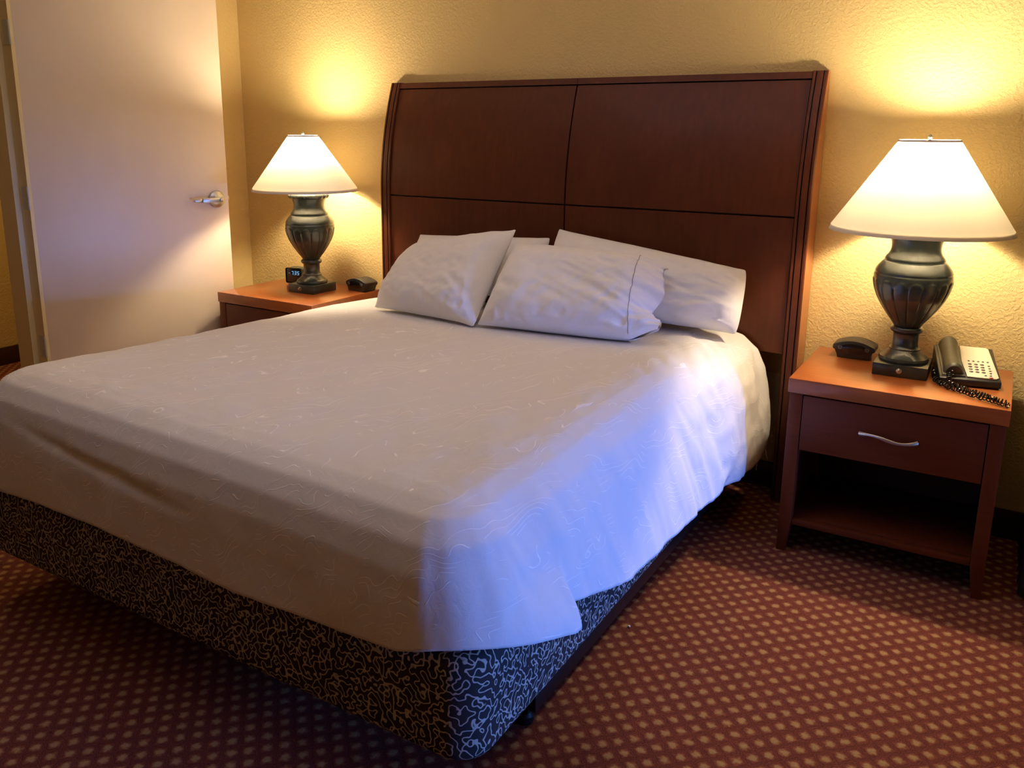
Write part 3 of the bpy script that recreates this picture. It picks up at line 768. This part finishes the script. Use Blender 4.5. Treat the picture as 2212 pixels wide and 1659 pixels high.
# ------------------------------------------------------------------ table lamps
def table_lamp(loc, label, shade_off, rb, rt_, zb, zt):
    t = thing('table_lamp', label, 'lamp', loc, 0, 'urn table lamps')
    B().box(-.087, .087, -.087, .087, 0, .044, .003).obj('plinth', m_urn, t)
    foot = [(.060, .0435), (.079, .0445), (.081, .052), (.078, .060), (.066, .068), (.056, .078), (.050, .086), (.0505, .090), (.0455, .094), (.043, .100)]
    stem = [(.043, .100), (.0415, .106), (.0415, .142), (.044, .146), (.050, .150), (.0535, .156), (.0535, .161), (.050, .166), (.044, .170)]
    B().lathe(foot, seg=56).obj('foot', m_urn, t)
    B().lathe(stem, seg=56).obj('stem', m_urn, t)
    # urn body: sixteen gadroon petals with rounded tops
    zz = np.linspace(.169, .397, 80)
    key_z = [.169, .185, .205, .235, .270, .300, .325, .345, .358, .368, .378, .388, .397]
    key_r = [.043, .052, .066, .087, .107, .1185, .1235, .1245, .1235, .120, .114, .106, .098]
    rad = np.interp(zz, key_z, key_r)
    for _ in range(4): rad[1:-1] = (rad[:-2] + 2 * rad[1:-1] + rad[2:]) / 4
    NP = 16
    def rf(r, z, a):
        ph = (a * NP / (2 * pi)) % 1.0 - .5                      # -.5 .. .5 across one petal
        top = .333 - .022 * (abs(ph) * 2) ** 2.6                 # rounded petal top
        m = 1 if z < top else max(0, 1 - (z - top) / .005)
        groove = 1 - max(0, (abs(ph) - .40) / .10) ** 1.2 if abs(ph) > .40 else 1
        k = min(1, max(0, (z - .170) / .03))
        rr = r + k * m * (.0042 * groove * (1 - (abs(ph) * 1.6) ** 2 * .25) - .0012)
        if .352 < z < .3575: rr -= .0022
        return rr
    B().lathe(list(zip(rad, zz)), seg=NP * 12, rfun=rf).obj('urn_body', m_urn, t, angle=60)
    neck = [(.098, .397), (.094, .3992), (.0955, .404), (.092, .411), (.084, .421), (.079, .433), (.0775, .446), (.079, .460), (.083, .473), (.087, .482)]
    B().lathe(neck, seg=56).obj('neck', m_urn, t, angle=50)
    def rim(r, z, a): return r + .0035 * abs(sin(a * 10)) * (1.6 if .484 < z < .505 else .2)
    B().lathe([(.086, .4815), (.094, .485), (.099, .493), (.097, .503), (.090, .508), (.060, .509)], seg=120, rfun=rim).obj('egg_rim', m_urn, t, angle=70)
    sx, sy = shade_off
    # socket, bulb, harp, finial
    zt, zb = zt - NH, zb - NH
    B().lathe([(.018, .508), (.018, .530), (.012, .533), (.012, .640), (.019, .644), (.019, .715), (.014, .722)], sx, sy, 24).obj('socket', m_brass, t)
    for s in (-1, 1):
        b = B(); b.ball((sx + s * .040, sy, 1.392 - NH), .026, .028, .030, 20); b.obj('bulb', m_bulb, t)
    b = B()
    for s in (-1, 1):
        pts = [(sx, sy + s * .016, .60), (sx, sy + s * .050, .64), (sx, sy + s * .062, .70), (sx, sy + s * .050, .755), (sx, sy + s * .015, zt - .016), (sx, sy, zt - .012)]
        b.tube(pts, .0018, 6)
    for k in range(3):
        a = 2 * pi * k / 3 + .4; b.tube([(sx, sy, zt - .012), (sx + (rt_ - .003) * cos(a), sy + (rt_ - .003) * sin(a), zt - .006)], .0018, 6)
    b.obj('harp', m_brass, t)
    B().lathe([(.004, zt - .010), (.007, zt - .004), (.004, zt + .003), (.007, zt + .009), (.0055, zt + .015), (.002, zt + .019)], sx, sy, 16).obj('finial', m_brass, t)
    prof = [(rb + (rt_ - rb) * k / 10, zb + .012 + (zt - zb - .016) * k / 10) for k in range(11)]
    sh = B(); sh.lathe(prof, sx, sy, 72, cap=False)
    s_ = sh.obj('lamp_shade', m_shade, t, recalc=True)
    def ring(r0, r1, z0, z1, thk): 
        b = B(); b.lathe([(r0, z0), (r1, z1), (r1 - thk, z1), (r0 - thk, z0), (r0, z0)], sx, sy, 72, cap=False)
        bmesh.ops.remove_doubles(b.bm, verts=b.bm.verts, dist=1e-6); return b
    ring(rb + .0055, rb - .0035, zb - .002, zb + .013, .004).obj('shade_trim', m_trim, s_)
    ring(rt_ + .003, rt_ - .0005, zt - .006, zt + .001, .003).obj('shade_trim', m_trim, s_)
    b = B(); b.lathe([(.009, 0), (.0095, .004), (.006, .006), (.006, .014), (.003, .016)], seg=20)
    b.xf(Matrix.Translation((-.001, -.0868, .024)) @ Matrix.Rotation(radians(90), 4, 'X')).obj('switch', m_brass, t)
    return t
lamp_r = table_lamp((2.4405, -0.262, NH), 'lit urn lamp beside the telephone, on the nightstand right of the bed', (0.004, -.030), .280, .094, 1.1525, 1.452)
lamp_l = table_lamp((-0.372, -0.262, NH), 'lit urn lamp beside the small digital clock, on the nightstand left of the bed', (0.0, -.022), .262, .076, 1.171, 1.4435)

# ------------------------------------------------------------------ small black docks on both nightstands
def dock(loc, label):
    t = thing('alarm_speaker', label, 'speaker', loc, 0, 'black bedside speakers')
    n = 14
    arc = [(-.073 + .146 * k / n, .048 + .020 * (1 - (2 * k / n - 1) ** 2)) for k in range(n + 1)]
    poly = [(-.055, .0), (.055, .0), (.057, .010), (.066, .030), (.074, .033)] + arc[::-1] + [(-.074, .033), (-.066, .030), (-.057, .010)]
    B().prism(poly, 'y', -.045, .045, .003).obj('body', m_black, t, angle=40)
    # recessed oval front and two small framed keys
    el = [(.050 * cos(a), .036 + .020 * sin(a)) for a in np.linspace(0, 2 * pi, 36, endpoint=False)]
    B().prism(el, 'y', -.0475, -.0448, .001).obj('speaker_grille', m_blackg, t)
    for s in (-1, 1):
        b = B(); x = s * .047
        b.box(x - .007, x + .007, -.0492, -.0472, .044, .0455); b.box(x - .007, x + .007, -.0492, -.0472, .0385, .040)
        b.box(x - .007, x - .0055, -.0492, -.0472, .040, .044); b.box(x + .0055, x + .007, -.0492, -.0472, .040, .044)
        b.box(x - .006, x + .006, -.0492, -.0472, .034, .0352)
        b.obj('button', m_grey, t)
    b = B(); b.box(.022, .034, -.004, .006, .0625, .0645, .001, rot=None); b.box(.038, .044, .008, .013, .0600, .0620, .0008)
    b.obj('top_key', m_grey, t)
    return t
dk_r = dock((2.263, -0.128, NH), 'black curved bedside speaker on the right nightstand, left of the urn lamp')
dk_l = copy_tree(dk_r, (-0.165, -0.110, NH), radians(-6), 'black curved bedside speaker on the left nightstand, beside the headboard')

# ------------------------------------------------------------------ digital clock
ck = thing('digital_clock', 'small black digital clock with blue digits on the left nightstand', 'clock', (-0.620, -0.120, NH), radians(14))
B().box(-.047, .047, -.030, .045, .0, .083, .012, 4).obj('body', m_dkolive, ck)
fr = B().box(-.048, .048, -.0365, -.0285, .001, .085, .010, 4)
front = fr.obj('display', m_blackg, ck)
SEG = {'7': 'abc', '3': 'abcdg', '5': 'acdfg'}
def digit(ch, x, z, w=.011, h=.020, t=.0022):
    b = B(); y0, y1 = -.0376, -.0362
    R_ = {'a': (x, x + w, z + h - t, z + h), 'g': (x, x + w, z + h / 2 - t / 2, z + h / 2 + t / 2), 'd': (x, x + w, z, z + t),
          'f': (x, x + t, z + h / 2, z + h), 'e': (x, x + t, z, z + h / 2), 'b': (x + w - t, x + w, z + h / 2, z + h), 'c': (x + w - t, x + w, z, z + h / 2)}
    for s in SEG[ch]:
        a = R_[s]; b.box(a[0], a[1], y0, y1, a[2], a[3])
    for v in b.bm.verts: v.co.x += (v.co.z - z) * .10
    b.obj('digit', m_led, front)
for ch, x in (('7', -.012), ('3', .006), ('5', .0235)): digit(ch, x, .047)
B().box(-.030, -.020, -.0376, -.0362, .0545, .0575).obj('indicator', m_leddim, front)

# ------------------------------------------------------------------ telephone
ph = thing('telephone', 'black desk telephone with cream keypad face and coiled cord', 'telephone', (2.566, -0.366, NH), radians(11))
PW, PD, hf, hb_ = .183, .219, .030, .090
B().prism([(0, .006), (0, hf - .004), (.010, hf), (PD - .006, hb_), (PD, hb_ - .012), (PD, 0), (.03, 0), (.008, .003)], 'x', 0, PW, .003).obj('phone_base', m_black, ph)
slope = math.atan2(hb_ - hf, PD - .016)
SM = Matrix.Translation((0, .010, hf)) @ Matrix.Rotation(slope, 4, 'X')      # local plane of the sloping face
LL = (PD - .016) / cos(slope)
plate = B().prism([(.083, .004), (.168, .002), (.177, .010), (.168, LL - .012), (.160, LL - .004), (.080, LL - .002), (.076, LL * .5)], 'z', .0005, .0045, .001, mat=SM).obj('keypad_plate', m_cream, ph)
def key(s, t, rx, ry, m, name='key'):
    xl = .079 + .004 * (1 - t); xr = .172; x = xl + (xr - xl) * s; y = (1 - t) * (LL - .006) + .004
    b = B(); b.ball((0, 0, 0), rx, ry, .0024, 12); b.xf(SM @ Matrix.Translation((x, y, .0047))); b.obj(name, m, ph)
for s in (.18, .34, .5, .655, .81): key(s, .50, .0038, .0036, m_key)
for t in (.60, .685, .765, .845):
    for s in (.20, .40, .60): key(s, t, .0064, .0050, m_key)
for t in (.625, .705, .78, .855): key(.82, t, .0040, .0038, m_key)
key(.64, .935, .0040, .0030, m_key); key(.80, .935, .0040, .0030, m_key)
key(.80, .995, .0060, .0040, m_red, 'red_key')
# handset lying in its cradle
hs = []
nl, na = 26, 17
for i in range(nl):
    u = i / (nl - 1); y = .012 + (LL - .010) * u
    wd = .031 * (1 - .10 * sin(pi * u)); hh = .030 + .010 * (abs(2 * u - 1)) ** 2
    e = 1.0 if 0 < i < nl - 1 else .80
    hs.append([(.043 + wd * e * cos(a), y, .003 + max(0, hh * e * sin(a))) for a in np.linspace(0, pi, na)])
b = B(); vs = b.grid(hs)
b.bm.faces.new(vs[0]); b.bm.faces.new(vs[-1][::-1])
for i in range(nl - 1): b.bm.faces.new((vs[i][0], vs[i][-1], vs[i + 1][-1], vs[i + 1][0]))
b.xf(SM).obj('handset', m_dkolive, ph, angle=50)
b = B(); b.prism([(.008, .004), (.078, .004), (.078, LL - .002), (.008, LL - .002)], 'z', -.001, .004, .001, mat=SM); b.obj('cradle', m_dkolive, ph)
ph_inv = (Matrix.Translation(ph.location) @ Matrix.Rotation(ph.rotation_euler.z, 4, 'Z')).inverted()
def coil(path, R0, turns, wire, seed, jit=0.0):
    rng = random.Random(seed); pts = [Vector(p) for p in path]
    s = [0.0]
    for a, c in zip(pts, pts[1:]): s.append(s[-1] + (c - a).length)
    out = []; n = turns * 11
    arr = np.array([tuple(p) for p in pts])
    def at(q): return Vector([float(np.interp(q, s, arr[:, k])) for k in range(3)])
    ja = jb = 0.0
    for k in range(n + 1):
        q = s[-1] * k / n; c = at(q); t = (at(min(s[-1], q + .004)) - at(max(0, q - .004))).normalized()
        if k % 11 == 0: ja, jb = rng.uniform(-jit, jit), rng.uniform(-jit, jit)
        side = Vector((0, 0, 1)).cross(t).normalized(); upv = t.cross(side)
        a = 2 * pi * k / 11
        out.append(c + side * (R0 * cos(a) + ja) + upv * (R0 * sin(a) + jb * .4))
    return B().tube(out, wire, 5)
TZ = NH + .0125
pA = [(2.500, -.115, TZ), (2.522, -.120, TZ), (2.538, -.150, TZ), (2.544, -.22, TZ), (2.549, -.30, TZ), (2.560, -.372, TZ), (2.590, -.412, TZ), (2.640, -.452, TZ), (2.690, -.490, TZ), (2.740, -.522, TZ), (2.768, -.538, TZ)]
coil(pA, .0072, 46, .0021, 1, .004).xf(ph_inv).obj('coiled_cord', m_blackg, ph)
pB = [(2.598, -.345, NH + .045), (2.592, -.372, NH + .030), (2.600, -.398, TZ + .004), (2.640, -.436, TZ + .006), (2.690, -.474, TZ + .004), (2.735, -.506, TZ + .002), (2.768, -.520, TZ)]
coil(pB, .0070, 27, .0021, 2, .004).xf(ph_inv).obj('coiled_cord', m_blackg, ph)

# ------------------------------------------------------------------ dark drape guessed at the right edge, and a speck of lint
dr = thing('drape', 'dark floor length drape at the right edge beyond the nightstand', 'curtain', (2.915, -.25, 0))
pl = []
for k in range(61):
    u = k / 60; y = -.22 + .42 * u; wv = .026 * sin(u * 2 * pi * 6)
    pl.append((wv, y))
rows = []
for (z, f, o) in ((0.012, 1.25, -.012), (.06, 1.22, -.010), (.12, 1.12, -.004), (.20, 1.0, .012), (.6, .96, .015), (1.4, .92, .018), (2.25, .9, .02)):
    rows.append([(x * f + o, y * f if y < 0 else y, z) for x, y in pl])
o = B(); o.grid(rows); dd_ = o.obj('drape_panel', m_drape, dr, angle=180)
md = dd_.modifiers.new('thickness', 'SOLIDIFY'); md.thickness = .004; md.offset = 0
B().tube([(.02, -.24, 2.262), (.02, .23, 2.262)], .010, 10).obj('rod', m_iron, dr)
b = B(); b.ball((1.868, -1.305, .0045), .005, .004, .003, 8)
tag(b.obj('lint_speck', m_paper), 'tiny white speck of lint on the carpet beside the bed frame', 'lint')
